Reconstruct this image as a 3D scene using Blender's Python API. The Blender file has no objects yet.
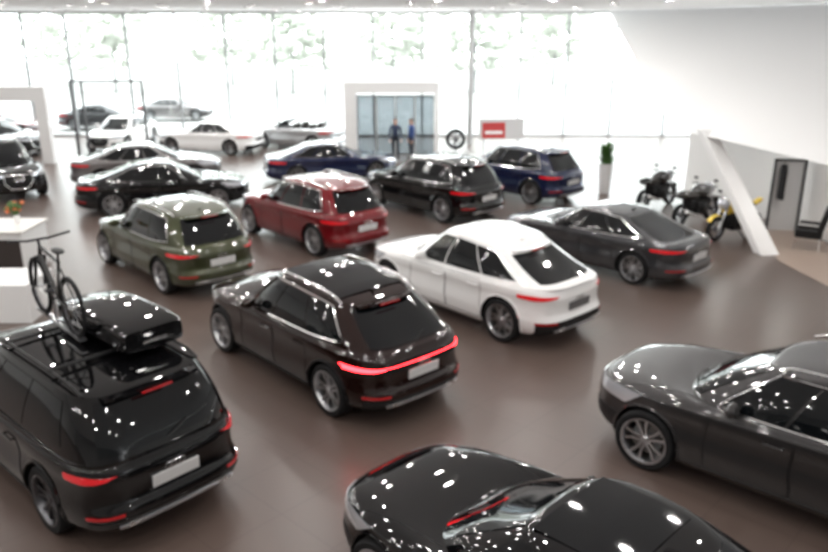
import bpy, bmesh, math, random
import numpy as np
from mathutils import Vector, Matrix
random.seed(4)
SC=bpy.context.scene
COL=SC.collection
# ------------------------------------------------------------------ materials
MATS={}
def mat(name,col,rough=.5,metal=0,coat=0,emit=0,ecol=None,spec=.5,alpha=None):
    if name in MATS: return MATS[name]
    m=bpy.data.materials.new(name); m.use_nodes=True
    b=m.node_tree.nodes['Principled BSDF']
    b.inputs['Base Color'].default_value=(*col,1)
    b.inputs['Roughness'].default_value=rough
    b.inputs['Metallic'].default_value=metal
    b.inputs['Coat Weight'].default_value=coat
    b.inputs['Coat Roughness'].default_value=.03
    b.inputs['Coat IOR'].default_value=1.65
    b.inputs['Specular IOR Level'].default_value=spec
    if emit:
        b.inputs['Emission Color'].default_value=(*(ecol or col),1)
        b.inputs['Emission Strength'].default_value=emit
    MATS[name]=m
    return m
def paint(name,col,metal=.35,rough=.35,spec=.1):
    m=mat(name,col,rough,metal,1.0,spec=spec)
    nt=m.node_tree;b=nt.nodes['Principled BSDF']
    n=nt.nodes.new('ShaderNodeTexNoise'); n.inputs['Scale'].default_value=900
    r=nt.nodes.new('ShaderNodeMapRange'); r.inputs['To Min'].default_value=rough-.04; r.inputs['To Max'].default_value=rough+.04
    nt.links.new(n.outputs['Fac'],r.inputs['Value']); nt.links.new(r.outputs[0],b.inputs['Roughness'])
    return m
GLASS=mat('dark_window_glass',(.004,.005,.006),.04,0,0,spec=.6)
TRIM=mat('black_trim',(.010,.010,.011),.45,spec=.3)
WELL=mat('wheel_well',(.006,.006,.006),.9,spec=.1)
RUB=mat('tyre_rubber',(.012,.012,.013),.75,spec=.25)
CHR=mat('chrome_trim',(.85,.85,.85),.15,1)
ALU=mat('alloy_silver',(.55,.56,.58),.28,1)
ALUD=mat('alloy_dark',(.13,.13,.14),.3,1)
DISC=mat('brake_steel',(.2,.2,.2),.35,1)
PLATE=mat('plate_white',(.66,.66,.66),.5)
PLATED=mat('plate_grey',(.14,.14,.145),.4)
RED=mat('tail_lamp_red',(.42,.006,.010),.12,0,1,emit=.25,ecol=(1,.02,.03))
REDD=mat('reflector_red_glow',(.30,.004,.006),.2,0,1,emit=.08,ecol=(1,.02,.03))  # faint emission added so the passive reflectors look brighter
REDB=mat('tail_lamp_lit',(.7,.02,.03),.15,0,1,emit=11,ecol=(1,.025,.032))
HEADL=mat('head_lamp_glass',(.70,.73,.78),.08,.5,1)
WHITE=mat('white_paint_wall',(.92,.92,.92),.55)
LEATH=mat('interior_leather',(.03,.025,.022),.6)
# ------------------------------------------------------------------ mesh builder
class MB:
    def __init__(s): s.v=[];s.f=[]
    def add(s,v,f):
        o=len(s.v); s.v+= [tuple(a) for a in v]; s.f+=[tuple(i+o for i in q) for q in f]; return s
    def box(s,c,d,M=None):
        hx,hy,hz=d[0]/2,d[1]/2,d[2]/2
        v=[Vector((x,y,z)) for x in(-hx,hx) for y in(-hy,hy) for z in(-hz,hz)]
        if M is not None: v=[M@a for a in v]
        v=[a+Vector(c) for a in v]
        return s.add(v,[(0,1,3,2),(4,6,7,5),(0,4,5,1),(2,3,7,6),(0,2,6,4),(1,5,7,3)])
    def tube(s,pts,r,closed=False,seg=6,ry=None,cap=True):
        P=[Vector(p) for p in pts]; n=len(P); vs=[];fs=[]
        rr=r if isinstance(r,(list,tuple)) else [r]*n
        up=Vector((0,0,1)); 
        for i in range(n):
            a=P[i-1] if (i>0 or closed) else P[i]
            b=P[(i+1)%n] if (i<n-1 or closed) else P[i]
            t=(b-a); t=t.normalized() if t.length>1e-9 else Vector((1,0,0))
            u=up if abs(t.dot(up))<.95 else Vector((1,0,0))
            x=t.cross(u).normalized(); y=x.cross(t).normalized()
            for k in range(seg):
                an=2*math.pi*k/seg
                vs.append(P[i]+x*math.cos(an)*rr[i]+y*math.sin(an)*(rr[i] if ry is None else ry))
        m=n if closed else n-1
        for i in range(m):
            j=(i+1)%n
            for k in range(seg):
                k2=(k+1)%seg
                fs.append((i*seg+k,i*seg+k2,j*seg+k2,j*seg+k))
        if not closed and cap:
            fs.append(tuple(range(seg))[::-1]); fs.append(tuple((n-1)*seg+k for k in range(seg)))
        return s.add(vs,fs)
    def lathe(s,prof,seg=32,M=None,closed=False):
        vs=[];fs=[];n=len(prof)
        for k in range(seg):
            a=2*math.pi*k/seg
            for (r,h) in prof: vs.append(Vector((r*math.cos(a),h,r*math.sin(a))))
        if M is not None: vs=[M@v for v in vs]
        for k in range(seg):
            k2=(k+1)%seg
            for i in range(n if closed else n-1):
                j=(i+1)%n
                fs.append((k*n+i,k*n+j,k2*n+j,k2*n+i))
        return s.add(vs,fs)
    def ell(s,c,r,u=14,w=9,M=None):
        vs=[];fs=[]
        for i in range(w+1):
            th=math.pi*i/w
            for k in range(u):
                ph=2*math.pi*k/u
                p=Vector((r[0]*math.sin(th)*math.cos(ph),r[1]*math.sin(th)*math.sin(ph),r[2]*math.cos(th)))
                if M is not None:p=M@p
                vs.append(p+Vector(c))
        for i in range(w):
            for k in range(u):
                k2=(k+1)%u
                fs.append((i*u+k,i*u+k2,(i+1)*u+k2,(i+1)*u+k))
        return s.add(vs,fs)
    def prism(s,poly,axis,a,b):
        def mk(p,h):
            if axis==0:return (h,p[0],p[1])
            if axis==1:return (p[0],h,p[1])
            return (p[0],p[1],h)
        n=len(poly); v=[mk(p,a) for p in poly]+[mk(p,b) for p in poly]
        f=[tuple(range(n))[::-1],tuple(range(n,2*n))]+[(i,(i+1)%n,(i+1)%n+n,i+n) for i in range(n)]
        return s.add(v,f)
    def mesh(s,name,m):
        me=bpy.data.meshes.new(name); me.from_pydata(s.v,[],s.f)
        bm=bmesh.new(); bm.from_mesh(me); bmesh.ops.recalc_face_normals(bm,faces=bm.faces); bm.to_mesh(me); bm.free()
        if m: me.materials.append(m)
        return me
    def obj(s,name,m,parent=None,smooth=True,bevel=0,label=None,angle=40):
        me=s.mesh(name,m); o=bpy.data.objects.new(name,me); COL.objects.link(o)
        fin(o,parent,smooth,bevel,angle)
        if label:o['label']=label
        return o
def smooth_mesh(me,angle=40):
    me.polygons.foreach_set('use_smooth',[True]*len(me.polygons))
    try: me.set_sharp_from_angle(angle=math.radians(angle))
    except Exception: pass
def fin(o,parent,smooth=True,bevel=0,angle=40):
    if smooth: smooth_mesh(o.data,angle)
    if bevel:
        b=o.modifiers.new('bevel','BEVEL'); b.width=bevel; b.segments=2; b.limit_method='ANGLE'
    if parent: o.parent=parent
def link(name,me,parent,loc=(0,0,0),rot=(0,0,0),sc=(1,1,1)):
    o=bpy.data.objects.new(name,me); COL.objects.link(o); o.location=loc;o.rotation_euler=rot;o.scale=sc
    if parent:o.parent=parent
    return o
def empty(name,loc,rotz,label,cat,group=None):
    e=bpy.data.objects.new(name,None); COL.objects.link(e); e.empty_display_size=.3
    e.location=loc; e.rotation_euler=(0,0,math.radians(rotz)); e['label']=label; e['category']=cat
    if group:e['group']=group
    return e
def tag(o,label,cat,group=None):
    o['label']=label;o['category']=cat
    if group:o['group']=group
    return o
def struct(o): o['kind']='structure'; return o
# ------------------------------------------------------------------ wheels
def build_wheel():
    prof=[(.66,-.30),(.80,-.33),(.93,-.33),(.985,-.27),(1,-.15),(1,.15),(.985,.27),(.93,.33),(.80,.33),(.70,.30),(.68,.1),(.66,-.1)]
    t=MB().lathe(prof,40,closed=True)
    for a in (-.18,0,.18):
        t.lathe([(1.003,a-.012),(1.006,a),(1.003,a+.012)],40)
    r=MB()
    r.lathe([(.68,-.28),(.70,.24),(.76,.29),(.765,.325),(.71,.325),(.67,.24),(.64,.1),(.66,-.28)],40,closed=True)
    r.lathe([(.0,.20),(.09,.20),(.13,.17),(.13,.0),(.0,.0)],16)
    for k in range(5):
        for s in(-1,1):
            a=2*math.pi*k/5+.1
            d=Vector((math.cos(a),0,math.sin(a))); n=Vector((-math.sin(a),0,math.cos(a)))
            p0=d*.08+n*s*.05+Vector((0,.15,0)); p1=d*.40+n*s*.085+Vector((0,.20,0)); p2=d*.70+n*s*.19+Vector((0,.24,0))
            for q0,q1,w0,w1 in((p0,p1,.050,.040),(p1,p2,.040,.050)):
                tt=(q1-q0).normalized(); nn=tt.cross(Vector((0,1,0))).normalized(); yy=Vector((0,1,0))
                v=[q0+nn*w0+yy*.0,q0-nn*w0,q1-nn*w1,q1+nn*w1]; v+=[a2-yy*.12 for a2 in v]
                r.add(v,[(0,1,2,3),(7,6,5,4),(0,4,5,1),(1,5,6,2),(2,6,7,3),(3,7,4,0)])
    d=MB().lathe([(.0,-.02),(.50,-.02),(.50,.03),(.0,.03)],28)
    mt=t.mesh('tyre',RUB); smooth_mesh(mt); mr=r.mesh('rim',ALU); smooth_mesh(mr,30)
    mr2=mr.copy(); mr2.materials.clear(); mr2.materials.append(ALUD)
    md=d.mesh('brake_disc',DISC); smooth_mesh(md)
    return mt,mr,mr2,md
WT,WR,WRD,WD=build_wheel()
# ------------------------------------------------------------------ car types
def T(**k): return k
TYPES={
'coupe_suv':T(xf=2.42,xr=-2.50,W=.985,wb=2.99,R=.385,zbot=.24,sh=[(-2.5,1.05),(-1.5,1.06),(0,1.03),(1,1.01),(1.9,.98),(2.2,.96),(2.45,.92)],
  roof=[(-2.3,1.38),(-1.85,1.495),(-1.2,1.61),(-.4,1.66),(.15,1.64),(.5,1.59)],xc=1.12,xh=.28,xgb=-2.34,xrr=-1.56,Wb=.915,Wr=.70,crown=.03,nr=6),
'sport_suv':T(xf=2.36,xr=-2.46,W=.945,wb=2.93,R=.385,zbot=.23,sh=[(-2.45,1.04),(-1.5,1.04),(0,1.0),(1,.97),(1.8,.93),(2.1,.91),(2.36,.87)],
  roof=[(-2.4,1.15),(-1.9,1.33),(-1.5,1.45),(-1.0,1.56),(-.3,1.625),(.15,1.605),(.5,1.56)],xc=1.15,xh=.27,xgb=-2.40,xrr=-1.30,Wb=.88,Wr=.69,crown=.03,rw=(.20,.90),nr=6),
'mid_suv':T(xf=2.26,xr=-2.38,W=.945,wb=2.82,R=.38,zbot=.23,sh=[(-2.4,1.0),(-1.5,1.01),(0,.99),(1,.97),(1.8,.94),(2.1,.92),(2.3,.88)],
  roof=[(-2.3,1.48),(-1.8,1.56),(-1.0,1.615),(-.3,1.62),(.15,1.60),(.5,1.56)],xc=1.14,xh=.32,xgb=-2.22,xrr=-1.74,Wb=.88,Wr=.69,crown=.03,nr=5.5),
'big_suv':T(xf=2.42,xr=-2.60,W=.985,wb=2.99,R=.385,zbot=.24,sh=[(-2.6,1.03),(-1.5,1.05),(0,1.03),(1,1.01),(1.9,.98),(2.2,.96),(2.45,.92)],
  roof=[(-2.5,1.62),(-2.0,1.67),(-1.2,1.70),(-.4,1.71),(.15,1.69),(.5,1.65)],xc=1.12,xh=.28,xgb=-2.47,xrr=-2.16,Wb=.92,Wr=.73,crown=.02,nr=7,gr=6,lp=(1.455,1.60)),
'sedan':T(xf=2.40,xr=-2.53,W=.95,wb=2.92,R=.35,zbot=.18,sh=[(-2.5,.94),(-1.5,.93),(0,.89),(1,.86),(1.8,.83),(2.15,.80),(2.4,.75)],
  roof=[(-2.2,1.06),(-1.6,1.23),(-1.0,1.335),(-.4,1.375),(.1,1.365),(.5,1.33)],xc=1.08,xh=.18,xgb=-2.2,xrr=-.98,Wb=.87,Wr=.63,crown=.03),
}
TYPES['convertible']=dict(TYPES['sedan'],open=True,xf=2.2,xr=-2.3,wb=2.7,xgb=-1.55,xrr=-1.2)
TYPES['near_suv']=dict(TYPES['coupe_suv'],xc=1.22,xh=.34,W=1.0,roof=[(-2.3,1.38),(-1.85,1.49),(-1.2,1.59),(-.4,1.63),(.15,1.61),(.5,1.56)])
VW=([0,.05,.12,.25,.38,.52,.64,.76,.82,.92,.97,1],[.90,.945,.975,.992,1.0,.986,.974,.978,.990,.990,.983,.962])
VR=([0,.08,.2,.35,.42,.55,.8,.9,1],[.16,.04,.0,.01,.05,.07,.06,.08,.12])
VF=([0,.08,.25,.5,.7,.85,.95,1],[.16,.04,.0,.0,.01,.03,.06,.11])
NF=4.2
class Surf:
    def __init__(s,P):
        s.P=P; s.nr=P.get('nr',5.2)
    def ip(s,tab,x): return float(np.interp(x,[a for a,b in tab],[b for a,b in tab]))
    @staticmethod
    def sup(p,xr,xf,W,nf,nr):
        if p>2:p-=4
        if p<-2:p+=4
        ap=abs(p); sg=1 if p>=0 else -1
        if ap<=1:n,q,sx=nf,ap,1
        else:n,q,sx=nr,2-ap,-1
        k=2**(-1/n)
        if q<=.5: yy=q/.5*k; xx=max(0,1-yy**n)**(1/n)
        else: xx=(1-q)/.5*k; yy=max(0,1-xx**n)**(1/n)
        c=(xf+xr)/2;A=(xf-xr)/2
        return c+A*sx*xx, sg*W*yy
    def zb(s,x):
        P=s.P; e=max(0,(abs(x)-P['wb']/2-.3))
        return P['zbot']+.10*e
    def B(s,p,v):
        P=s.P
        xr=P['xr']+float(np.interp(v,*VR)); xf=P['xf']-float(np.interp(v,*VF)); W=P['W']*float(np.interp(v,*VW))
        x,y=s.sup(p,xr,xf,W,NF,s.nr)
        if x>P['wb']/2: x-=.10*(y/W)**2*min(1,(x-P['wb']/2)/.5)
        if x<-P['wb']/2: x+=.05*(y/W)**2*min(1,(-x-P['wb']/2)/.5)
        fl=0
        for w in(P['wb']/2,-P['wb']/2): fl+=math.exp(-((x-w)/.42)**2)
        vv=math.exp(-((v-.45)/.33)**2)
        y*=1+.022*fl*vv
        z0=s.zb(x); z1=s.ip(P['sh'],x)
        return Vector((x,y,z0+v*(z1-z0)))
    def G(s,p,v):
        P=s.P
        bu=math.sin(math.pi*v)
        xf=P['xc']+(P['xh']-P['xc'])*v+.05*bu; xr=P['xgb']+(P['xrr']-P['xgb'])*v-.035*bu
        W=P['Wb']+(P['Wr']-P['Wb'])*v+.035*bu
        x,y=s.sup(p,xr,xf,W,3.4,P.get('gr',4.2))
        z0=s.ip(P['sh'],x)+.035; z1=s.ip(P['roof'],x)
        return Vector((x,y,z0+v*(z1-z0)))
    def H(s,p,k):
        a=s.B(p,1);b=s.G(p,0)
        f=1-(1-k)**1.8
        r=a.lerp(b,k); r.z=a.z+(b.z-a.z)*f
        d=(b-a).length
        r.z+=.03*min(1,d)*math.sin(math.pi*k)
        return r
    def Rf(s,p,q):
        P=s.P; g=s.G(p,1); cx=(P['xh']+P['xrr'])/2
        x=cx+(g.x-cx)*q
        return Vector((x,g.y*q,s.ip(P['roof'],x)+P['crown']*(1-q*q)+.012*(1-q**10)))
    def side(s,x,z,sg=1):
        P=s.P; z0=s.zb(x);z1=s.ip(P['sh'],x); v=min(1,max(0,(z-z0)/(z1-z0)))
        r=s.B(sg*s.pB(x,v),v); r.z=z; return r
    def pB(s,x,v=.5):
        P=s.P
        xr=P['xr']+float(np.interp(v,*VR)); xf=P['xf']-float(np.interp(v,*VF))
        c=(xf+xr)/2;A=(xf-xr)/2; n=NF if x>c else s.nr
        return 1-.5*(x-c)/(A*2**(-1/n))
def patch(fn,p0,p1,v0,v1,nu,nv,off,mb=None,back=.012):
    mb=mb or MB()
    f0=p0 if callable(p0) else (lambda v:p0); f1=p1 if callable(p1) else (lambda v:p1)
    vs=[];inn=[]
    e=1e-3
    for j in range(nv+1):
        v=v0+(v1-v0)*j/nv
        for i in range(nu+1):
            t=j/nv
            p=f0(t)+(f1(t)-f0(t))*i/nu
            a=fn(p,v); dp=fn(p+e,v)-fn(p-e,v); dv=fn(p,min(v+e,1.0))-fn(p,v-e)
            n=dp.cross(dv); n=n.normalized() if n.length>1e-12 else Vector((0,0,1))
            if n.dot(Vector((a.x,a.y,(a.z-.6)*1.0)))<0:n=-n
            vs.append(a+n*off); inn.append(a-n*back)
    w=nu+1; fs=[(j*w+i,j*w+i+1,(j+1)*w+i+1,(j+1)*w+i) for j in range(nv) for i in range(nu)]
    bd=[i for i in range(w)]+[j*w+nu for j in range(1,nv+1)]+[nv*w+i for i in range(nu-1,-1,-1)]+[j*w for j in range(nv-1,0,-1)]
    N=len(vs); allv=vs+[inn[b] for b in bd]
    m=len(bd)
    for k in range(m):
        k2=(k+1)%m
        fs.append((bd[k],bd[k2],N+k2,N+k))
    mb.add(allv,fs)
    mb.border=[vs[b] for b in bd]
    return mb
BODY={}
def body_mesh(tname):
    if tname in BODY: return BODY[tname]
    P=TYPES[tname]; S=Surf(P)
    qs=[i/12*.5 for i in range(12)]+[.5+i/24*.5 for i in range(24)]
    Q=qs+[1.0]
    a=Q+[2-q for q in reversed(Q[:-1])]
    full=a+[-q for q in reversed(a[1:-1])]
    n=len(full)
    rows=[]
    for v in [0,.03,.07,.12,.18,.25,.32,.38,.42,.48,.55,.64,.70,.76,.79,.82,.87,.92,.95,.97,.985,1]: rows.append([S.B(p,v) for p in full])
    for k in [.04,.10,.2,.35,.5,.65,.8,.92,1]: rows.append([S.H(p,k) for p in full])
    if P.get('open'):
        r0=rows[-1]; cx=-.3
        for sc_,dz in((.96,.01),(.93,-.02),(.92,-.45)):
            rows.append([Vector((cx+(q.x-cx)*sc_,q.y*sc_,q.z+dz)) for q in r0])
    else:
        for v in [.06,.2,.4,.6,.8,.94,1]: rows.append([S.G(p,v) for p in full])
        for q in [.97,.92,.82,.65,.45,.25,.08]: rows.append([S.Rf(p,q) for p in full])
    V=[p for r in rows for p in r]; F=[]
    for j in range(len(rows)-1):
        for i in range(n):
            i2=(i+1)%n
            F.append((j*n+i,j*n+i2,(j+1)*n+i2,(j+1)*n+i))
    F.append(tuple(range(n))[::-1]); F.append(tuple((len(rows)-1)*n+i for i in range(n)))
    mb=MB().add(V,F); me=mb.mesh('body',None)
    me.materials.append(WHITE); me.materials.append(WELL)
    o=bpy.data.objects.new('tmp',me); COL.objects.link(o)
    cut=MB()
    for sx in(-1,1):
        for sg in(-1,1):
            y0,y1=sg*(P['W']-.32),sg*(P['W']+.3)
            N=36;rr=P['R']+.05
            cut.add([Vector((sx*P['wb']/2+rr*math.cos(2*math.pi*k/N),y,P['R']+.01+rr*math.sin(2*math.pi*k/N))) for y in(y0,y1) for k in range(N)],
              [tuple(range(N)),tuple(range(2*N-1,N-1,-1))]+[(k,k+N,(k+1)%N+N,(k+1)%N) for k in range(N)])
    cm=cut.mesh('cut',None); cm.materials.append(WHITE); cm.materials.append(WELL)
    for pl in cm.polygons: pl.material_index=1
    co=bpy.data.objects.new('cut',cm); COL.objects.link(co)
    bo=o.modifiers.new('b','BOOLEAN'); bo.operation='DIFFERENCE'; bo.object=co; bo.solver='EXACT'
    dg=bpy.context.evaluated_depsgraph_get(); dg.update()
    res=bpy.data.meshes.new_from_object(o.evaluated_get(dg))
    bpy.data.objects.remove(o); bpy.data.objects.remove(co)
    smooth_mesh(res,32)
    BODY[tname]=res
    return res
def car(tname,label,x,y,head,pt,dark_rim=False,bar=False,chrome=True,clad=None,rails=True,detail=True,plate=True,roofglass=False,scale=1.03,name='car',trimr=.015,mir=1.0,wipers=True):
    P=TYPES[tname];S=Surf(P); op=P.get('open')
    root=empty(name,(x,y,0),head,label,'car','cars on display'); root.scale=(scale,)*3
    me=body_mesh(tname).copy(); me.materials[0]=pt
    link('body',me,root)
    wb,W,R=P['wb'],P['W'],P['R']
    clad=clad or TRIM
    for sx in(1,-1):
        for sg in(1,-1):
            y0=sg*(W-.135)
            w=link('wheel',WT,root,(sx*wb/2,y0,R),(0,0,0 if sg>0 else math.pi),(R,R*.95,R))
            link('rim',WRD if dark_rim else WR,w)
            if detail: link('brake_disc',WD,w)
    if not op:
        chro=MB()
        def gw(sg,p,v):
            k=max(0,(p-1.12)/.28)
            return S.G(sg*p,.07+(v-.07)*(1-.16*k*k)+.10*k*k)
        lim=[(.56,.80,'window'),(.815,1.12,'window'),(1.135,1.40,'window')]
        for sg in(1,-1):
            for a,b,nm in lim:
                patch(lambda p,v:gw(sg,p,v),a,b,.07,.90,8,5,.006).obj(nm,GLASS,root)
            if chrome:
                mb=patch(lambda p,v:gw(sg,p,v),.55,1.415,.04,.93,24,5,.008)
                chro.tube([q for q in mb.border],trimr,closed=True,seg=5)
        if chrome: chro.obj('window_trim',CHR,root,label='bright metal window surround')
        r0,r1=P.get('rw',(.10,.93))
        patch(S.G,1.56,2.44,r0,r1,14,8,.006).obj('rear_window',GLASS,root)
    patch(S.G,-.44,.44,.03,.8 if op else .95,14,8,.006).obj('windshield',GLASS,root)
    if op:
        for xx in(.1,-.75):
            for sg in(1,-1):
                MB().box((xx,sg*.36,.62),(.5,.46,.2)).box((xx-.28,sg*.36,.86),(.14,.46,.55),Matrix.Rotation(-.2,3,'Y')).obj('seat',LEATH,root,bevel=.05)
    if roofglass:
        def rf(u,v):
            xx=P['xh']-.12+(P['xrr']+.35-P['xh'])*u
            g=P['Wr']*.80
            yy=v*g
            return Vector((xx,yy,S.ip(P['roof'],xx)+P['crown']*(1-(yy/P['Wr'])**2)+.012))
        patch(rf,0,1,-1,1,10,8,.006).obj('sunroof',GLASS,root)
    if bar:
        patch(S.B,1.42,2.58,.814,.830,44,2,.012).obj('tail_light',REDB,root,label='full width lit red light bar')
        patch(S.B,1.44,2.56,.72,.80,40,2,.006).obj('tailgate_panel',TRIM,root)
        for sg in (1,-1):
            def cl(p,v):
                k=1-.8*min(1,max(0,p-1.48)/.14); return S.B(sg*p,.81+(v-.81)*k)
            patch(cl,1.43,1.64,.745,.81,12,2,.011).obj('tail_light',REDB,root)
    else:
        l0,l1=P.get('lp',(1.43,1.65))
        for sg in(1,-1):
            def tl(p,v):
                q=(p-1.50)
                k=1-.62*min(1,max(0,q)/(l1-1.48)) if q>0 else 1-.35*min(1,-q/.07)
                vc=.865
                return S.B(sg*p,vc+(v-vc)*k)
            patch(tl,l0,lambda t:l1+.06*t,.80,.90,16,3,.012).obj('tail_light',RED,root)
    for sg in(1,-1):
        def hl(p,v):
            k=min(1,max(0,(p-.22)/.3)); vc=.88
            return S.B(sg*p,vc+(v-vc)*(.55+.5*k))
        patch(hl,.24,lambda t:.54+.06*t,.73,.96,14,3,.010).obj('headlight',HEADL,root)
    g=patch(S.B,lambda t:-.15-.12*min(1,t*2)+.02*t,lambda t:.15+.12*min(1,t*2)-.02*t,.20,.88,12,8,.008); bd=g.border
    g.obj('grille',TRIM,root)
    MB().tube(bd,.016,closed=True,seg=5).obj('grille_frame',CHR if chrome else TRIM,root)
    for sg in(1,-1):
        patch(lambda p,v:S.B(sg*p,v),.32,.52,.18,.48,6,3,.006).obj('air_intake',TRIM,root)
    patch(S.B,1.50,2.50,.0,.32 if pt is WHP else .22,24,4,.008).obj('rear_diffuser',TRIM if pt is WHP else clad,root)
    patch(S.B,1.62,2.38,.10,.145,20,1,.03).obj('skid_strip',ALU,root)
    for sg in(1,-1):
        a=S.pB(wb/2-R-.09,.05); b=S.pB(-wb/2+R+.09,.05)
        patch(lambda p,v:S.B(sg*p,v),a,b,.0,.12,20,2,.008).obj('side_sill',clad,root)
        for sx in(1,-1):
            pts=[]
            for k in range(19):
                an=math.radians(-14+208*k/18); rr=R+.055
                xx=sx*wb/2+rr*math.cos(an); zz=R+.01+rr*math.sin(an)
                q=S.side(xx,zz,sg); pts.append((xx,q.y-sg*.002,zz))
            MB().tube(pts,.018,seg=6).obj('wheel_arch',clad,root)
    c=S.B(2,.60); 
    if plate:
        MB().box((c.x-.02,0,c.z+.0),(.02,.54,.135),Matrix.Rotation(-.06,3,'Y')).obj('license_plate',PLATED if pt is WHP else PLATE,root,smooth=False,bevel=.003)
    e=S.B(2,.755)
    mb=MB()
    for k in range(4):
        mb.tube([(e.x-.016,(k-1.5)*.052+.035*math.cos(t*.5236),e.z+.035*math.sin(t*.5236)) for t in range(12)],.0045,closed=True,seg=5)
    mb.obj('emblem',CHR,root)
    e=S.B(0,.70); mb=MB()
    for k in range(4):
        mb.tube([(e.x+.02,(k-1.5)*.075+.05*math.cos(t*.5236),e.z+.05*math.sin(t*.5236)) for t in range(12)],.006,closed=True,seg=5)
    mb.obj('emblem',CHR,root)
    if 'suv' in tname:
        xs=P['xrr']-.03; zz=S.ip(P['roof'],xs)
        patch(lambda p,v:S.G(p,.97)+Vector((-.12*v,0,.012*v)),1.60,2.40,0,1,20,3,.014,back=.02).obj('roof_spoiler',pt,root)
        MB().box((xs-.16,0,zz-.005),(.02,.34,.018)).obj('brake_light',REDD,root,smooth=False)
    if rails and 'suv' in tname:
        for sg in(1,-1):
            pts=[]
            for k in range(15):
                t=k/14; xx=P['xh']-.15+(P['xrr']+.1-P['xh']+.15)*t
                lift=.045*min(1,min(t,1-t)*12)
                g=S.P['Wr']*.90
                pts.append((xx,sg*g,S.ip(P['roof'],xx)+.02+lift))
            MB().tube(pts,.016,seg=6).obj('roof_rail',CHR if chrome else TRIM,root)
    for sg in(1,-1):
        b=S.G(sg*.62,.05)
        mb=MB().ell((b.x-.02,b.y+sg*.17*mir,b.z+.10*mir),(.07*mir,.13*mir,.085*mir)); mb.tube([(b.x,b.y,b.z+.02),(b.x,b.y+sg*.12*mir,b.z+.06)],.03*mir)
        mb.obj('side_mirror',pt,root)
    if detail:
        for sg in(1,-1):
            for xa,xb in((.78,-.13),(-.15,-1.0)):
                pa,pb=S.pB(xa,.6),S.pB(xb,.6)
                gp=MB(); bd=patch(lambda p,v:S.B(sg*p,v),pa,pb,.13,.985,12,10,.0012).border
                gp.tube(bd,.0055,closed=True,seg=4)
                d=gp.obj('door',TRIM,root,label='door shut line')
                h=S.side(xb+.18,S.ip(P['sh'],xb)-.13,sg)
                hb=MB().tube([(h.x+.11,h.y,h.z),(h.x+.09,h.y+sg*.03,h.z),(h.x-.09,h.y+sg*.03,h.z),(h.x-.11,h.y,h.z)],.013,seg=6)
                hb.obj('door_handle',pt,d)
        for sg in(1,-1):
            MB().tube([S.H(sg*.50,k)+Vector((0,0,.001)) for k in(.1,.3,.5,.7,.95)],.005,seg=4).obj('hood_seam',TRIM,root)
            if wipers:
                w0=S.G(sg*.1,0)+Vector((.02,sg*.0,.02)); w1=S.G(sg*.1+.30,.10)+Vector((.03,0,.02))
                MB().tube([w0,w1],.008,seg=4).obj('wiper',TRIM,root)
        a=S.G(2,r0+.02)+Vector((-.03,0,.0)); b2=S.G(2.16,r0+.18)+Vector((-.03,0,.01))
        MB().tube([a,b2],.009,seg=4).obj('wiper',TRIM,root)
        MB().tube([S.Rf(2,.8)+Vector((.06,0,0)),S.Rf(2,.8)+Vector((-.05,0,.055))],[.03,.008],seg=8).obj('antenna',pt,root)
        for sg in(1,-1):
            q=S.B(sg*1.72,.13)
            MB().box((q.x-.012,q.y,q.z),(.03,.19,.05)).obj('exhaust_trim',CHR,root,smooth=False,bevel=.01)
            patch(lambda p,v:S.B(sg*p,v),1.50,1.66,.275,.315,8,1,.012).obj('reflector',REDD,root)
    return root
# ------------------------------------------------------------------ paints
BLK=paint('black_paint',(.003,.003,.0035),.0,.3,0)
BRN=paint('brown_black_paint',(.013,.005,.004),.2,.35,0)
WHP=paint('white_car_paint',(.84,.84,.84),.0,.35,.3)
GRN=paint('olive_green_paint',(.050,.056,.027),.5,.35)
REDP=paint('red_car_paint',(.15,.0025,.006),.3,.35)
BLU=paint('dark_blue_paint',(.004,.009,.045),.3,.35)
GRY=paint('dark_grey_paint',(.038,.038,.042),.5,.38)
GRY2=paint('anthracite_paint',(.042,.040,.041),.5,.38)
SIL=paint('silver_paint',(.45,.46,.47),.6,.3)
TAUP=paint('grey_taupe_paint',(.17,.16,.16),.5,.35)
# ------------------------------------------------------------------ place cars
q8=car('coupe_suv','brown-black coupe suv with full width lit red tail bar',-1.55,11.75,132,BRN,bar=True,roofglass=True,scale=1.03,trimr=.019)
wh=car('sport_suv','white coupe suv with dark windows beside grey sedan',1.19,14.45,132.5,WHP,chrome=False,rails=False,clad=WHP,scale=1.045)
gr=car('mid_suv','olive green suv with silver roof rails',-5.60,16.95,133,GRN,chrome=True,clad=GRN,scale=1.04)
rd=car('mid_suv','dark red suv with silver roof rails',-2.76,19.7,133,REDP,chrome=True,clad=REDP,scale=1.04)
bk=car('mid_suv','black suv with red tail lights',.48,23.0,133,BLK,chrome=True,clad=BLK,scale=1.04)
bs=car('mid_suv','dark blue suv beside a white plant pot',3.32,25.3,133,BLU,chrome=True,clad=BLU)
sv=car('big_suv','large black suv carrying roof box and bicycle',-4.56,9.05,138,BLK,dark_rim=True,chrome=False,rails=True,roofglass=False,clad=BLK,scale=1.04)
a7=car('sedan','dark grey fastback sedan beside motorcycles',4.38,17.6,133,GRY,chrome=True,clad=GRY)
rg=car('near_suv','anthracite coupe suv with silver spoke wheels',4.72,8.25,138,GRY2,chrome=True,clad=GRY2,scale=1.04)
bc=car('sedan','glossy black sedan seen from above its roof',1.40,5.68,135,BLK,chrome=False,clad=BLK,roofglass=True,scale=1.05,mir=.6,wipers=False)
bd=car('sedan','black sedan with chrome window trim',-7.65,23.35,16,BLK,chrome=True,clad=BLK)
gs=car('sedan','taupe grey fastback sedan near the windows',-9.4,27.1,16,TAUP,chrome=True,clad=TAUP,detail=False)
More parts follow.
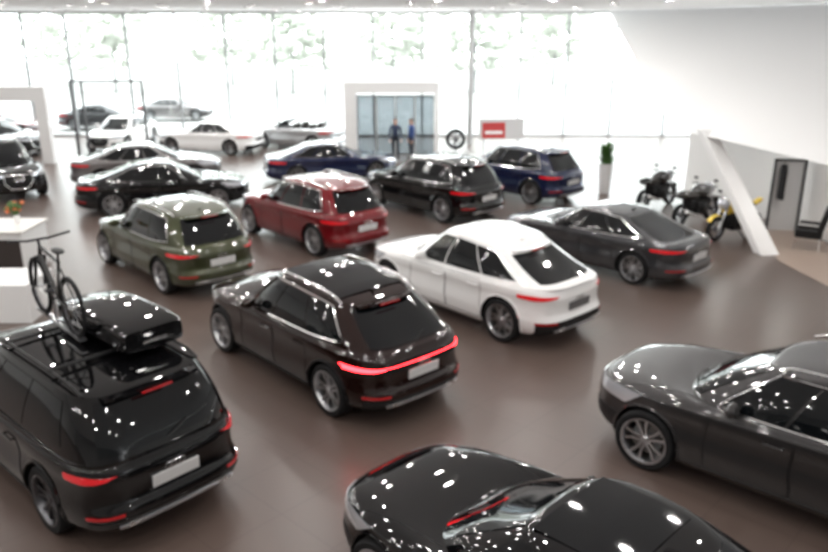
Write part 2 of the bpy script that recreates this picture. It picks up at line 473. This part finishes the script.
bl=car('sedan','dark blue sedan in the middle row',-3.0,27.9,18,BLU,chrome=True,clad=BLU,detail=False,scale=.98)
w2=car('sedan','white sedan near the glass facade',-9.07,34.3,165,WHP,chrome=False,clad=WHP,detail=False,scale=.97)
w3=car('sedan','white sedan parked by the dark door frame',-13.5,35.8,265,WHP,chrome=False,clad=WHP,detail=False,scale=.97)
dk=car('mid_suv','black suv with front facing the aisle',-14.0,25.8,-50,BLK,chrome=True,clad=BLK,detail=False)
s4=car('sedan','black sedan behind the white partition',-18.4,34.0,-20,BLK,chrome=True,clad=BLK,detail=False)
r4=car('sedan','dark red car behind the white partition',-20.2,37.6,4,REDP,chrome=False,clad=REDP,detail=False)
o1=car('sedan','dark grey sedan parked outside the glass facade',-17.0,42.6,10,GRY,chrome=False,clad=GRY,detail=False,scale=.92)
o2=car('sedan','grey sedan parked outdoors beyond the facade',-14.2,46.5,5,TAUP,chrome=False,clad=TAUP,detail=False,scale=.9)
cv=car('convertible','silver open convertible near the glass facade',-5.35,35.6,155,SIL,chrome=False,clad=SIL,detail=False,rails=False,scale=1.0)
# ------------------------------------------------------------------ room
def floor_mat():
    m=mat('floor_tile',(.1,.09,.085),.3); nt=m.node_tree;b=nt.nodes['Principled BSDF']
    tc=nt.nodes.new('ShaderNodeTexCoord'); mp=nt.nodes.new('ShaderNodeMapping'); mp.inputs['Rotation'].default_value=(0,0,math.radians(43))
    br=nt.nodes.new('ShaderNodeTexBrick'); br.inputs['Scale'].default_value=1.0
    br.inputs['Brick Width'].default_value=.9; br.inputs['Row Height'].default_value=.9; br.offset=0
    br.inputs['Mortar Size'].default_value=.007; br.inputs['Mortar Smooth'].default_value=.2
    br.inputs['Color1'].default_value=(.106,.076,.064,1); br.inputs['Color2'].default_value=(.111,.080,.068,1); br.inputs['Mortar'].default_value=(.082,.058,.049,1)
    nt.links.new(tc.outputs['Object'],mp.inputs[0]); nt.links.new(mp.outputs[0],br.inputs['Vector'])
    nt.links.new(br.outputs['Color'],b.inputs['Base Color']); b.inputs['Roughness'].default_value=.32; b.inputs['Specular IOR Level'].default_value=.85
    return m
XL,XR,YB,YF,HC=-26,20,-6,39,6.0
struct(MB().box(((XL+XR)/2,(YB+YF)/2,-.05),(XR-XL,YF-YB,.1)).obj('floor',floor_mat(),smooth=False))
CEIL=mat('ceiling_white_glow',(.92,.92,.92),.7,emit=.12,ecol=(1,1,1))  # emission added to lighten the ceiling surface, not a luminaire
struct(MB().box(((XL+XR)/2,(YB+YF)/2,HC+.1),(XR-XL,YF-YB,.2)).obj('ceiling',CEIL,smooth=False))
WALLM=mat('wall_offwhite',(.88,.88,.87),.6)
struct(MB().prism([(9.3,26),(16.275,-5),(16.275,-6),(16.6,-6),(16.6,-5),(9.65,26)],2,0,2.58).obj('wall_right',WALLM,smooth=False))
struct(MB().box((XL-.1,(YB+YF)/2,HC/2),(.2,YF-YB,HC)).obj('wall_left',WALLM,smooth=False))
struct(MB().box(((XL+XR)/2,YB-.1,HC/2),(XR-XL,.2,HC)).obj('wall_back',mat('wall_grey',(.45,.45,.45),.6),smooth=False))
PG=bpy.data.materials.new('facade_glass'); PG.use_nodes=True; nt=PG.node_tree; nt.nodes.clear()
tr=nt.nodes.new('ShaderNodeBsdfTransparent'); tr.inputs[0].default_value=(.96,.98,.97,1); gl=nt.nodes.new('ShaderNodeBsdfGlossy'); gl.inputs['Roughness'].default_value=.02
mx=nt.nodes.new('ShaderNodeMixShader'); mx.inputs[0].default_value=.06; ou=nt.nodes.new('ShaderNodeOutputMaterial')
nt.links.new(tr.outputs[0],mx.inputs[1]); nt.links.new(gl.outputs[0],mx.inputs[2]); nt.links.new(mx.outputs[0],ou.inputs[0])
TG=PG.copy(); TG.name='tinted_door_glass'
for n_ in TG.node_tree.nodes:
    if n_.type=='BSDF_TRANSPARENT': n_.inputs[0].default_value=(.50,.53,.55,1)
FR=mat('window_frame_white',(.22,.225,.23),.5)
mx_=[-26,-22.5,-19,-16.9,-14,-11.6,-9.2,-6.8,-4.4,-2.0,.4,2.9,5.2,7.5,9.8,12.5,15,17.5,20]
for i in range(len(mx_)-1):
    a,b=mx_[i],mx_[i+1]
    o=struct(MB().box(((a+b)/2,YF,3),(b-a-.06,.02,5.9)).obj('window_%d'%(i+1),PG,smooth=False))
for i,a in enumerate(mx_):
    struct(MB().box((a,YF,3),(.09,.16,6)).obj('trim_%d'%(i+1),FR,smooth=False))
FRW=mat('frame_light',(.5,.5,.5),.5)
struct(MB().box(((XL+XR)/2,YF,.06),(XR-XL,.16,.12)).obj('trim_30',FRW,smooth=False))
struct(MB().box(((XL+XR)/2,YF,5.93),(XR-XL,.2,.14)).obj('trim_31',FRW,smooth=False))
struct(MB().box((XR,32.5,3),(.02,12.8,5.9)).obj('window_30',PG,smooth=False))
A=Vector((9.35,38.9,5.99));Bp=Vector((7.3,22,2.6));d_=Vector((1.35,-6,0))
C_=Bp+d_*4.5;D_=A+d_*7.3
sl=MB().add([A,Bp,C_,D_,A+Vector((.35,0,0)),Bp+Vector((2.6,-.1,0)),C_+Vector((3,0,0))],
 [(0,1,2,3),(1,5,6,2),(0,4,5,1)])
struct(sl.obj('wall_slanted',mat('white_slanted',(.90,.90,.90),.6),smooth=False))
p0=Vector((8.72,18.2,0));p1=Vector((7.75,20.6,2.75))
lc=MB(); w=Vector((.235,.04,0)); d=Vector((-.04,.15,0))
lc.add([p0-w-d,p0+w-d,p0+w+d,p0-w+d,p1-w*.8-d,p1+w*.8-d,p1+w*.8+d,p1-w*.8+d],[(3,2,1,0),(4,5,6,7),(0,1,5,4),(1,2,6,5),(2,3,7,6),(3,0,4,7)])
tag(lc.obj('leaning_column',WHITE,smooth=False,bevel=.01),'white slanted support column beside the motorcycles','column')
TAN=mat('beige_floor_tile',(.36,.28,.23),.4)
struct(MB().prism([(8.75,17.6),(9.5,20.5),(10.4,20.5),(11.6,15),(14,4),(10.4,4)],2,.0,.006).obj('floor_side',TAN,smooth=False))
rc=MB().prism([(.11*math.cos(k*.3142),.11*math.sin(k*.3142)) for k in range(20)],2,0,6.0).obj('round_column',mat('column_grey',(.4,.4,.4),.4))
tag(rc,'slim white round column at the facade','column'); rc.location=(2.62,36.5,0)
# entrance vestibule
ex,ey=-.95,33.0
PW=mat('portal_white',(.80,.80,.80),.55)
en=empty('entrance_portal',(ex,ey,0),0,'white entrance vestibule with glazed sliding doors','entrance')
MB().prism([(-2.0,0),(-2.0,3.1),(2.0,3.1),(2.0,0),(1.84,0),(1.84,2.64),(-1.5,2.64),(-1.5,0)],1,0,.6).obj('portal_frame',PW,en,smooth=False,bevel=.01)
MB().box((0,3.1,2.88),(4.0,5.4,.44)).obj('portal_roof',PW,en,smooth=False)
DF=mat('door_frame_grey',(.16,.17,.18),.4)
for k in range(4):
    a=-1.48+k*.825
    mb=MB(); 
    for z in(.04,2.5): mb.box((a+.405,.3,z),(.81,.05,.07))
    for xx in(a+.025,a+.785): mb.box((xx,.3,1.28),(.05,.05,2.5))
    dd=mb.obj('sliding_door',DF,en,smooth=False)
    MB().box((a+.405,.3,1.28),(.71,.012,2.4)).obj('door_glass',TG,dd,smooth=False)
df=empty('door_frame',(-12.95,33.2,0),0,'freestanding dark metal door frame near the facade','door frame')
MB().prism([(-1.6,0),(-1.6,3.15),(1.5,3.15),(1.5,0),(1.42,0),(1.42,3.07),(-1.52,3.07),(-1.52,0)],1,0,.12).obj('frame',mat('dark_frame',(.05,.05,.055),.4),df,smooth=False)
MB().box((-1.1,.06,1.53),(.08,.1,3.06)).obj('post',MATS['dark_frame'],df,smooth=False)
wp=MB().prism([(-19.5,0),(-19.5,3.05),(-14.6,3.05),(-14.6,0),(-15.05,0),(-15.05,2.5),(-19.0,2.5),(-19.0,0)],1,31.0,31.3)
tag(wp.obj('partition_portal',PW,smooth=False,bevel=.01),'white square partition portal','partition')
# outdoors
struct(MB().box((-5,80,-.12),(160,82,.1)).obj('ground',mat('outdoor_paving',(.35,.35,.34),.9),smooth=False))
LEAF=mat('pale_leaves',(.52,.54,.49),.9,spec=.1); BARK=mat('bark',(.22,.22,.215),.9)
for i,(tx,ty,th) in enumerate([(-40,66,9),(-32,74,10),(-25,66,9),(-17,74,10),(-10,65,8.5),(-2,75,9),(5,66,9),(13,74,10),(21,66,9)]):
    t=empty('tree',(tx,ty,0),0,'pale green tree outside the glass facade','tree','trees outdoors')
    MB().tube([(0,0,-.1),(.1,0,th*.3),(0,.1,th*.6)],[.15,.12,.06],seg=8).obj('trunk',BARK,t)
    mb=MB()
    for k in range(130):
        a=random.uniform(0,6.28);r=random.uniform(0,1)**.6*th*.38;z=th*random.uniform(.2,1.0)
        mb.ell((r*math.cos(a),r*math.sin(a),z),(random.uniform(.3,.8),random.uniform(.3,.8),random.uniform(.25,.5)),8,6)
    f=mb.obj('foliage',LEAF,t,angle=180)
# ------------------------------------------------------------------ ceiling spots
LAMP=mat('lamp_lens',(1,1,1),.3,emit=300,ecol=(1,.97,.93))
LAMP_FILL=mat('soffit_fill_lens',(1,1,1),.3,emit=130,ecol=(1,.97,.93))  # lens of the added fill lights under the soffit
HOUS=mat('lamp_housing',(.7,.7,.7),.4)
ring=lambda r,z,n=18:[Vector((r*math.cos(2*math.pi*k/n),r*math.sin(2*math.pi*k/n),z)) for k in range(n)]
hv=ring(.125,0)+ring(.125,.05)+ring(.10,0.0); hf=[]
for k in range(18):
    k2=(k+1)%18; hf+=[(k,k2,18+k2,18+k),(k,36+k,36+k2,k2)]
hs=MB().add(hv,hf).mesh('housing',HOUS)
ls=MB().add(ring(.10,0,12),[tuple(range(12))[::-1]]).mesh('lamp_lens',LAMP)
ls2=ls.copy(); ls2.materials.clear(); ls2.materials.append(LAMP_FILL)
for ix in range(9):
    for iy in range(14):
        X=-17.5+ix*2.9+(.7 if iy%2 else 0); Y=1.2+iy*2.75
        if X>8.2: continue
        s=empty('ceiling_spotlight',(X,Y,HC-.05),0,'small round white recessed ceiling spotlight','ceiling light','ceiling spotlights')
        link('housing',hs,s); link('lamp_lens',ls,s,(0,0,.004))
for k in range(5):  # added fill lights, put in to brighten the recessed right wall
    Y=21-2.6*k; X=8.85+(21-Y)*.225
    s=empty('ceiling_spotlight',(X,Y,2.54),0,'added small round fill light under the white soffit','ceiling light','added soffit fill lights')
    link('housing',hs,s); link('lamp_lens',ls2,s,(0,0,.004))
# ------------------------------------------------------------------ left desk
dk2=empty('reception_desk',(-9.45,17.0,0),0,'white reception counter with small dark front panel','desk')
DKP=mat('dark_panel',(.04,.032,.03),.4)
MB().box((0,0,.5),(1.5,1.2,1.0)).obj('counter',PW,dk2,smooth=False,bevel=.01)
MB().box((.1,-.61,.50),(1.2,.02,.7)).obj('panel',DKP,dk2,smooth=False)
MB().box((0,0,1.02),(1.6,1.3,.05)).obj('desk_top',mat('pale_top',(.7,.68,.65),.4),dk2,smooth=False,bevel=.005)
wb_=MB().box((0,0,.38),(1.2,1.1,.76)).obj('display_plinth',PW,smooth=False,bevel=.01); wb_.location=(-7.85,14.1,0)
tag(wb_,'low white display plinth beside the counter','plinth')
fl=empty('flower_bouquet',(-9.15,17.2,1.045),0,'small flower bouquet in a vase on the counter','flowers')
MB().prism([(.06*math.cos(k*.5236),.06*math.sin(k*.5236)) for k in range(12)],2,0,.18).obj('vase',WHITE,fl)
mb=MB();m2=MB()
for k in range(22):
    a=random.uniform(0,6.28);r=random.uniform(0,.2);z=random.uniform(.26,.46)
    (mb if k%3 else m2).ell((r*math.cos(a),r*math.sin(a),z),(.055,.055,.045),8,5)
    mb.tube([(0,0,.1),(r*math.cos(a),r*math.sin(a),z)],.006,seg=4)
mb.obj('foliage',mat('bouquet_green',(.07,.14,.03),.6),fl); m2.obj('blossoms',mat('blossom_orange',(.7,.2,.08),.6),fl)
# ------------------------------------------------------------------ roof box and bicycle on the suv
rb=empty('roof_box',(0,0,0),0,'glossy black roof cargo box on the suv roof','roof box')
M=MB(); rows=[]
for t in [0,.012,.04,.15,.3,.5,.7,.85,.95,1]:
    xx=-1.0+2.0*t; wd=.39*(1-.40*max(0,(t-.7)/.3)**2)*(1-.08*max(0,.04-t)/.04); hh=.29*min(1,(.84+1.6*t))*(1-.55*max(0,(t-.55)/.45)**1.6)
    rows.append([Vector((xx,wd*math.copysign(abs(math.cos(a))**.22,math.cos(a)),.03+hh*.5+hh*.5*math.copysign(abs(math.sin(a))**.36,math.sin(a)))) for a in [2*math.pi*k/36 for k in range(36)]])
V=[p for r in rows for p in r];n=36
M.add(V,[(j*n+i,j*n+(i+1)%n,(j+1)*n+(i+1)%n,(j+1)*n+i) for j in range(len(rows)-1) for i in range(n)]+[tuple(range(n))[::-1],tuple((len(rows)-1)*n+i for i in range(n))])
M.obj('box_shell',BLK,rb)
MB().box((-1.005,0,.12),(.02,.3,.03)).obj('latch',CHR,rb,smooth=False)
def place_body(root,o,bx,by,z,dyaw=0):
    a=root.rotation_euler[2]; ca,sa=math.cos(a),math.sin(a)
    o.location=(root.location.x+bx*ca-by*sa,root.location.y+bx*sa+by*ca,z); o.rotation_euler=(0,0,a+dyaw)
place_body(sv,rb,-.80,-.38,1.85)
for xx in(-.3,-1.4):
    MB().tube([(xx,-.68,1.77),(xx,.68,1.77)],.02,seg=6).obj('roof_crossbar',TRIM,sv)
def bicycle():
    b=empty('bicycle',(0,0,0),0,'black mountain bicycle upright on a roof carrier','bicycle')
    for xx in(-.55,.55):
        w=MB().tube([(xx+.345*math.cos(t*math.pi/16),0,.36+.345*math.sin(t*math.pi/16)) for t in range(32)],.029,closed=True,seg=6).obj('wheel',RUB,b)
        MB().tube([(xx+.31*math.cos(t*math.pi/16),0,.36+.31*math.sin(t*math.pi/16)) for t in range(32)],.012,closed=True,seg=5).obj('rim',ALUD,w)
        sp=MB()
        for k in range(16):
            a=k*math.pi/8; sp.tube([(xx,.02*(-1)**k,.36),(xx+.31*math.cos(a),0,.36+.31*math.sin(a))],.0018,seg=3)
        sp.tube([(xx,-.05,.36),(xx,.05,.36)],.022,seg=8)
        sp.obj('spokes',ALU,w)
    fm=MB()
    bb=(-.1,0,.36);st=(-.28,0,.85);ht=(.33,0,.92);hb=(.37,0,.80)
    for a,c,r in((bb,st,.020),(st,ht,.022),(bb,hb,.030),(ht,hb,.026)): fm.tube([a,c],r,seg=8)
    for s in(-1,1):
        fm.tube([(-.1,s*.03,.36),(-.55,s*.06,.36)],.012); fm.tube([(-.25,s*.02,.76),(-.55,s*.06,.36)],.011)
    fm.obj('frame',mat('bike_frame',(.02,.02,.02),.3,0,1),b)
    fk=MB()
    for s in(-1,1): fk.tube([(.38,s*.055,.78),(.55,s*.055,.36)],.02)
    fk.tube([(.38,-.06,.78),(.38,.06,.78)],.02); fk.obj('fork',TRIM,b)
    hbm=MB().tube([(.33,0,.92),(.36,0,1.0)],.018); hbm.tube([(.30,-.37,1.05),(.36,-.12,1.0),(.36,.12,1.0),(.30,.37,1.05)],.016)
    hbm.obj('handlebar',TRIM,b)
    sd=MB().tube([(-.28,0,.85),(-.31,0,.98)],.013); sd.ell((-.32,0,1.0),(.14,.065,.03)); sd.obj('saddle',TRIM,b)
    cr=MB().lathe([(.0,-.05),(.09,-.05),(.09,-.043),(0,-.043)],20); cr.v=[(x-.1,y,z+.36) for x,y,z in cr.v]
    cr.tube([(-.1,-.07,.36),(-.02,-.07,.22)],.01); cr.tube([(-.1,.07,.36),(-.18,.07,.5)],.01); cr.box((-.02,-.12,.22),(.09,.09,.02)); cr.box((-.18,.12,.5),(.09,.09,.02)); cr.tube([(-.1,-.08,.36),(-.1,.08,.36)],.016)
    cr.obj('crankset',ALUD,b)
    tr_=MB().box((0,0,.0),(1.5,.08,.025)); tr_.tube([(.1,.0,.0),(-.05,.05,.45)],.013)
    tr_.obj('carrier_rail',ALU,b,smooth=False)
    return b
bi=bicycle(); place_body(sv,bi,-.28,.04,1.885,math.radians(-5))
# ------------------------------------------------------------------ motorcycles
def moto(x,y,head,bodym,label):
    b=empty('motorcycle',(x,y,0),head,label,'motorcycle','motorcycles by the wall')
    for xx,r in((-.70,.31),(.72,.32)):
        w=MB().lathe([(r-.09,-.06),(r-.04,-.07),(r,-.04),(r+.008,0),(r,.04),(r-.04,.07),(r-.09,.06)],28,closed=True); w.v=[(a+xx,c,d+.325) for a,c,d in w.v]
        w=w.obj('wheel',RUB,b)
        s=MB().lathe([(r-.10,-.03),(r-.08,0),(r-.10,.03)],24,closed=True)
        for k in range(6):
            a=k*math.pi/3; s.tube([(0,0,0),((r-.09)*math.cos(a),0,(r-.09)*math.sin(a))],.016,seg=5)
        s.lathe([(0,-.05),(.05,-.05),(.05,.05),(0,.05)],12); s.v=[(a+xx,c,d+.325) for a,c,d in s.v]; s.obj('rim',ALUD,w)
    fk=MB()
    for s in(-1,1): fk.tube([(.72,s*.10,.325),(.42,s*.10,.98)],.027,seg=8)
    fk.obj('fork',ALU,b)
    MB().tube([(.30,-.40,1.08),(.38,-.18,1.06),(.40,0,1.02),(.38,.18,1.06),(.30,.40,1.08)],.018).obj('handlebar',TRIM,b)
    fr=MB().tube([(.42,0,.92),(.1,0,.78),(-.35,0,.72),(-.72,0,.85)],.03); fr.tube([(.40,0,.85),(.28,0,.4),(-.3,0,.32),(-.35,0,.7)],.028)
    for s in(-1,1): fr.tube([(-.25,s*.1,.38),(-.70,s*.11,.325)],.026)
    fr.obj('frame',TRIM,b)
    en=MB().box((.05,0,.47),(.50,.42,.40)); en.ell((.05,0,.47),(.30,.28,.22)); en.tube([(.15,0,.55),(.25,0,.75)],.12,seg=10); en.box((-.28,0,.62),(.34,.30,.26)); en.box((.36,0,.58),(.08,.36,.34))
    en.obj('engine',TRIM,b,bevel=.02)
    yel=bodym.name=='moto_yellow'
    if yel:
        tk=MB().prism([(-.14,.82),(-.08,.98),(.14,1.06),(.42,.98),(.50,.82),(.37,.66),(.18,.75)],1,-.16,.16)
        tk.obj('fuel_tank',bodym,b,smooth=False,bevel=.05)
        MB().prism([(-.5,.84),(-.9,1.0),(-.86,.92),(-.5,.76)],1,-.09,.09).obj('tail_cowl',bodym,b,smooth=False,bevel=.02)
    else:
        MB().ell((.16,0,.92),(.36,.25,.21)).obj('fuel_tank',bodym,b)
        MB().ell((-.66,0,.90),(.26,.18,.12)).obj('tail_cowl',bodym,b)
    MB().ell((-.30,0,.84),(.38,.19,.10)).obj('seat',LEATH,b)
    MB().ell((.52,0,.97),(.13,.18,.16)).obj('headlight',HEADL,b)
    MB().tube([(1.0,0,.55),(.9,0,.66),(.75,0,.70),(.5,0,.64)],.07,seg=8,ry=.02).obj('front_fender',bodym,b)
    MB().tube([(.2,-.16,.35),(-.1,-.19,.28),(-.45,-.22,.36),(-.75,-.22,.48)],[.025,.03,.05,.05],seg=10).obj('exhaust_pipe',CHR,b)
    MB().tube([(0,.12,.25),(-.1,.3,.01)],.014).obj('kickstand',TRIM,b)
    for s in(-1,1):
        MB().tube([(.33,s*.25,1.07),(.33,s*.3,1.2)],.006).ell((.33,s*.32,1.23),(.015,.07,.04)).obj('mirror',TRIM,b)
    return b
moto(7.5,23.3,40,mat('moto_black',(.01,.01,.01),.25,0,1),'black motorcycle parked by the windows')
moto(8.0,21.3,35,mat('moto_grey',(.03,.03,.03),.25,0,1),'dark naked motorcycle beside the leaning column')
moto(8.48,19.7,208,mat('moto_yellow',(.80,.55,.02),.3,0,1),'yellow and black motorcycle beside the leaning column')
# ------------------------------------------------------------------ small things
pp=empty('potted_plant',(6.39,25.4,0),0,'leafy green plant in tall white tapered pot','plant')
V=ring(.17,0,20)+ring(.25,1.0,20)+ring(.21,1.0,20)+ring(.2,.92,20); F=[tuple(range(20))[::-1],tuple(range(60,80))]
for j in range(3):
    for k in range(20): F.append((j*20+k,j*20+(k+1)%20,(j+1)*20+(k+1)%20,(j+1)*20+k))
MB().add(V,F).obj('pot',PW,pp)
mb=MB()
for k in range(170):
    a=random.uniform(0,6.28);r=random.uniform(.02,.14);zb_=random.uniform(.9,1.5)
    c=Vector((r*math.cos(a),r*math.sin(a),zb_)); l=random.uniform(.12,.30); up=random.uniform(.05,.32)
    tp=c+Vector((l*math.cos(a),l*math.sin(a),up)); n=Vector((-math.sin(a),math.cos(a),0))*.05; md=c.lerp(tp,.5)+Vector((0,0,.04))
    mb.add([c-n*.3,c+n*.3,md+n,tp,md-n],[(0,1,2,4),(4,2,3)])
for k in range(5): mb.tube([(.03*math.cos(k),.03*math.sin(k),.9),(.08*math.cos(k*1.3),.08*math.sin(k*1.3),1.55)],.008,seg=4)
mb.obj('leaves',mat('plant_leaf',(.09,.20,.05),.5),pp,smooth=False)
sg=empty('display_sign',(3.5,31,0),4,'white display board with red printed panel','sign')
MB().box((0,0,1.42),(1.8,.10,.80)).obj('board',mat('board_grey',(.62,.62,.62),.5),sg,smooth=False,bevel=.01)
MB().box((-.32,-.055,1.36),(.92,.012,.62)).obj('poster',mat('poster_red',(.55,.06,.06),.5),sg,smooth=False)
MB().box((-.32,-.063,1.28),(.70,.006,.12)).obj('poster_band',WHITE,sg,smooth=False)
for s in(-1,1): MB().tube([(s*.7,0,0),(s*.7,0,1.05)],.03).obj('leg',ALU,sg)
wd=empty('wheel_display',(1.78,33,0),0,'display wheel with tyre on a black stand','wheel stand')
w=link('wheel',WT,wd,(0,0,.72),(0,0,math.pi),(.42,.42,.42)); link('rim',WRD,w)
MB().box((0,.05,.02),(.6,.4,.04)).tube([(0,.12,0),(0,.12,.75)],.04).obj('stand',TRIM,wd)
fw=empty('clothes_rack',(10.02,20.3,0),-8,'thin dark metal clothes frame standing by the wall','clothes rack')
MB().prism([(-.42,0),(-.42,2.0),(.42,2.0),(.42,0),(.36,0),(.36,1.94),(-.36,1.94),(-.36,0)],1,-.03,.03).obj('frame',MATS['dark_frame'],fw,smooth=False)
MB().box((0,.04,1.0),(.74,.015,1.9)).obj('back_panel',mat('rack_panel',(.62,.62,.62),.6),fw,smooth=False)
jk=MB().tube([(-.2,-.17,1.88),(-.2,-.17,1.72),(-.2,-.17,1.3),(-.2,-.17,.95)],[.03,.20,.17,.19],seg=12,ry=.08)
jk.tube([(-.2,-.17,1.86),(-.2,-.14,1.96),(-.2,-.035,1.965)],.008,seg=5)
jk=tag(jk.obj('jacket',mat('black_cloth',(.012,.012,.014),.8)),'black jacket hanging on a dark frame','jacket')
jk.location=(10.02,20.3,0);jk.rotation_euler=(0,0,math.radians(-8))
ch=empty('lounge_chair',(9.98,18.75,0),150,'dark low lounge chair on beige floor','chair')
MB().box((0,0,.40),(.62,.62,.20)).obj('seat',TRIM,ch,bevel=.04)
MB().box((-.3,0,.75),(.14,.62,.66),Matrix.Rotation(-.2,3,'Y')).obj('backrest',TRIM,ch,bevel=.04)
for a in(-1,1):
    MB().box((0,a*.31,.58),(.5,.07,.07)).obj('armrest',TRIM,ch,bevel=.01)
    for c in(-1,1): MB().tube([(c*.25,a*.27,.32),(c*.29,a*.3,0)],.016).obj('leg',CHR,ch)
# people
def person(x,y,head,label,shirt,pants):
    V=[];E=[];Rr=[]
    def v(p,r): V.append(p);Rr.append(r);return len(V)-1
    pel=v((0,0,.95),(.15,.11)); 
    sp=v((0,0,1.12),(.14,.10)); chs=v((0,0,1.33),(.175,.115)); nk=v((0,0,1.49),(.06,.06)); hd0=v((.01,0,1.56),(.07,.08)); hd=v((.02,0,1.65),(.085,.10)); ht=v((.01,0,1.73),(.06,.07))
    for a,b in((pel,sp),(sp,chs),(chs,nk),(nk,hd0),(hd0,hd),(hd,ht)):E.append((a,b))
    for s in(-1,1):
        h=v((0,s*.10,.88),(.09,.09));k=v((.03,s*.11,.50),(.06,.06));an=v((0,s*.115,.09),(.042,.042));to=v((.17,s*.13,.035),(.04,.035))
        E+= [(pel,h),(h,k),(k,an),(an,to)]
        sh=v((0,s*.19,1.42),(.065,.06));el=v((-.02,s*.25,1.12),(.045,.045));wr=v((.06,s*.25,.88),(.028,.03));pm=v((.08,s*.25,.80),(.036,.02))
        E+=[(chs,sh),(sh,el),(el,wr),(wr,pm)]
        for f in range(4):
            a=v((.055+f*.02,s*.245,.75),(.009,.009)); b=v((.065+f*.02,s*.235,.705-.004*abs(f-1.5)),(.008,.008)); E+=[(pm,a),(a,b)]
        a=v((.115,s*.225,.78),(.010,.010));b=v((.125,s*.215,.745),(.009,.009));E+=[(pm,a),(a,b)]
    me=bpy.data.meshes.new('person');me.from_pydata(V,E,[])
    o=bpy.data.objects.new('person',me);COL.objects.link(o)
    sk=o.modifiers.new('s','SKIN'); lay=me.skin_vertices[0].data if me.skin_vertices else None
    if lay is None:
        bm=bmesh.new();bm.from_mesh(me);bm.verts.layers.skin.verify();bm.to_mesh(me);bm.free(); lay=me.skin_vertices[0].data
    for i,r in enumerate(Rr): lay[i].radius=r
    lay[0].use_root=True
    o.modifiers.new('u','SUBSURF').levels=2
    dg=bpy.context.evaluated_depsgraph_get();dg.update()
    m2=bpy.data.meshes.new_from_object(o.evaluated_get(dg)); bpy.data.objects.remove(o)
    skin=mat('skin',(.55,.33,.25),.6)
    m2.materials.clear()
    for mm in(skin,shirt,pants,TRIM): m2.materials.append(mm)
    for pl in m2.polygons:
        c=pl.center; z=c.z
        if z<.09: k=3
        elif abs(c.y)<.21 and z<.98: k=2
        elif z<.86: k=0
        elif z<1.49: k=1
        else:k=0
        pl.material_index=k
    smooth_mesh(m2,60)
    o=bpy.data.objects.new('person',m2);COL.objects.link(o);o.location=(x,y,0);o.rotation_euler=(0,0,math.radians(head)); o.scale=(.96,.96,.96)
    tag(o,label,'person')
    MB().ell((-.015,0,1.70),(.095,.085,.085)).obj('hair',mat('dark_hair',(.02,.013,.01),.8),o)
    f=MB().ell((.115,0,1.64),(.018,.012,.025),8,6)
    for s in(-1,1): f.ell((.01,s*.087,1.64),(.02,.012,.03),8,6)
    f.obj('face',skin,o)
    return o
person(-.78,32.3,-80,'person in dark navy jacket standing by the entrance',mat('navy_cloth',(.02,.03,.07),.8),mat('dark_jeans',(.015,.02,.03),.8))
person(-.10,32.2,200,'person in blue shirt standing by the entrance',mat('blue_cloth',(.03,.07,.22),.8),MATS['dark_jeans'])
# ------------------------------------------------------------------ world, camera
w=bpy.data.worlds.new('w');SC.world=w;w.use_nodes=True
bg=w.node_tree.nodes['Background'];bg.inputs[0].default_value=(.94,.97,1,1);bg.inputs[1].default_value=6.5
cd=bpy.data.cameras.new('camera');cam=bpy.data.objects.new('camera',cd);COL.objects.link(cam)
cd.sensor_width=36;cd.lens=767/828*36
cam.location=(0,0,5.4);cam.rotation_euler=(math.radians(90-18.19),0,0)
cd.dof.use_dof=True;cd.dof.focus_distance=2.0;cd.dof.aperture_fstop=3.0
cd.clip_end=400
SC.camera=cam
SC.view_settings.view_transform='Standard'
SC.view_settings.exposure=0.24
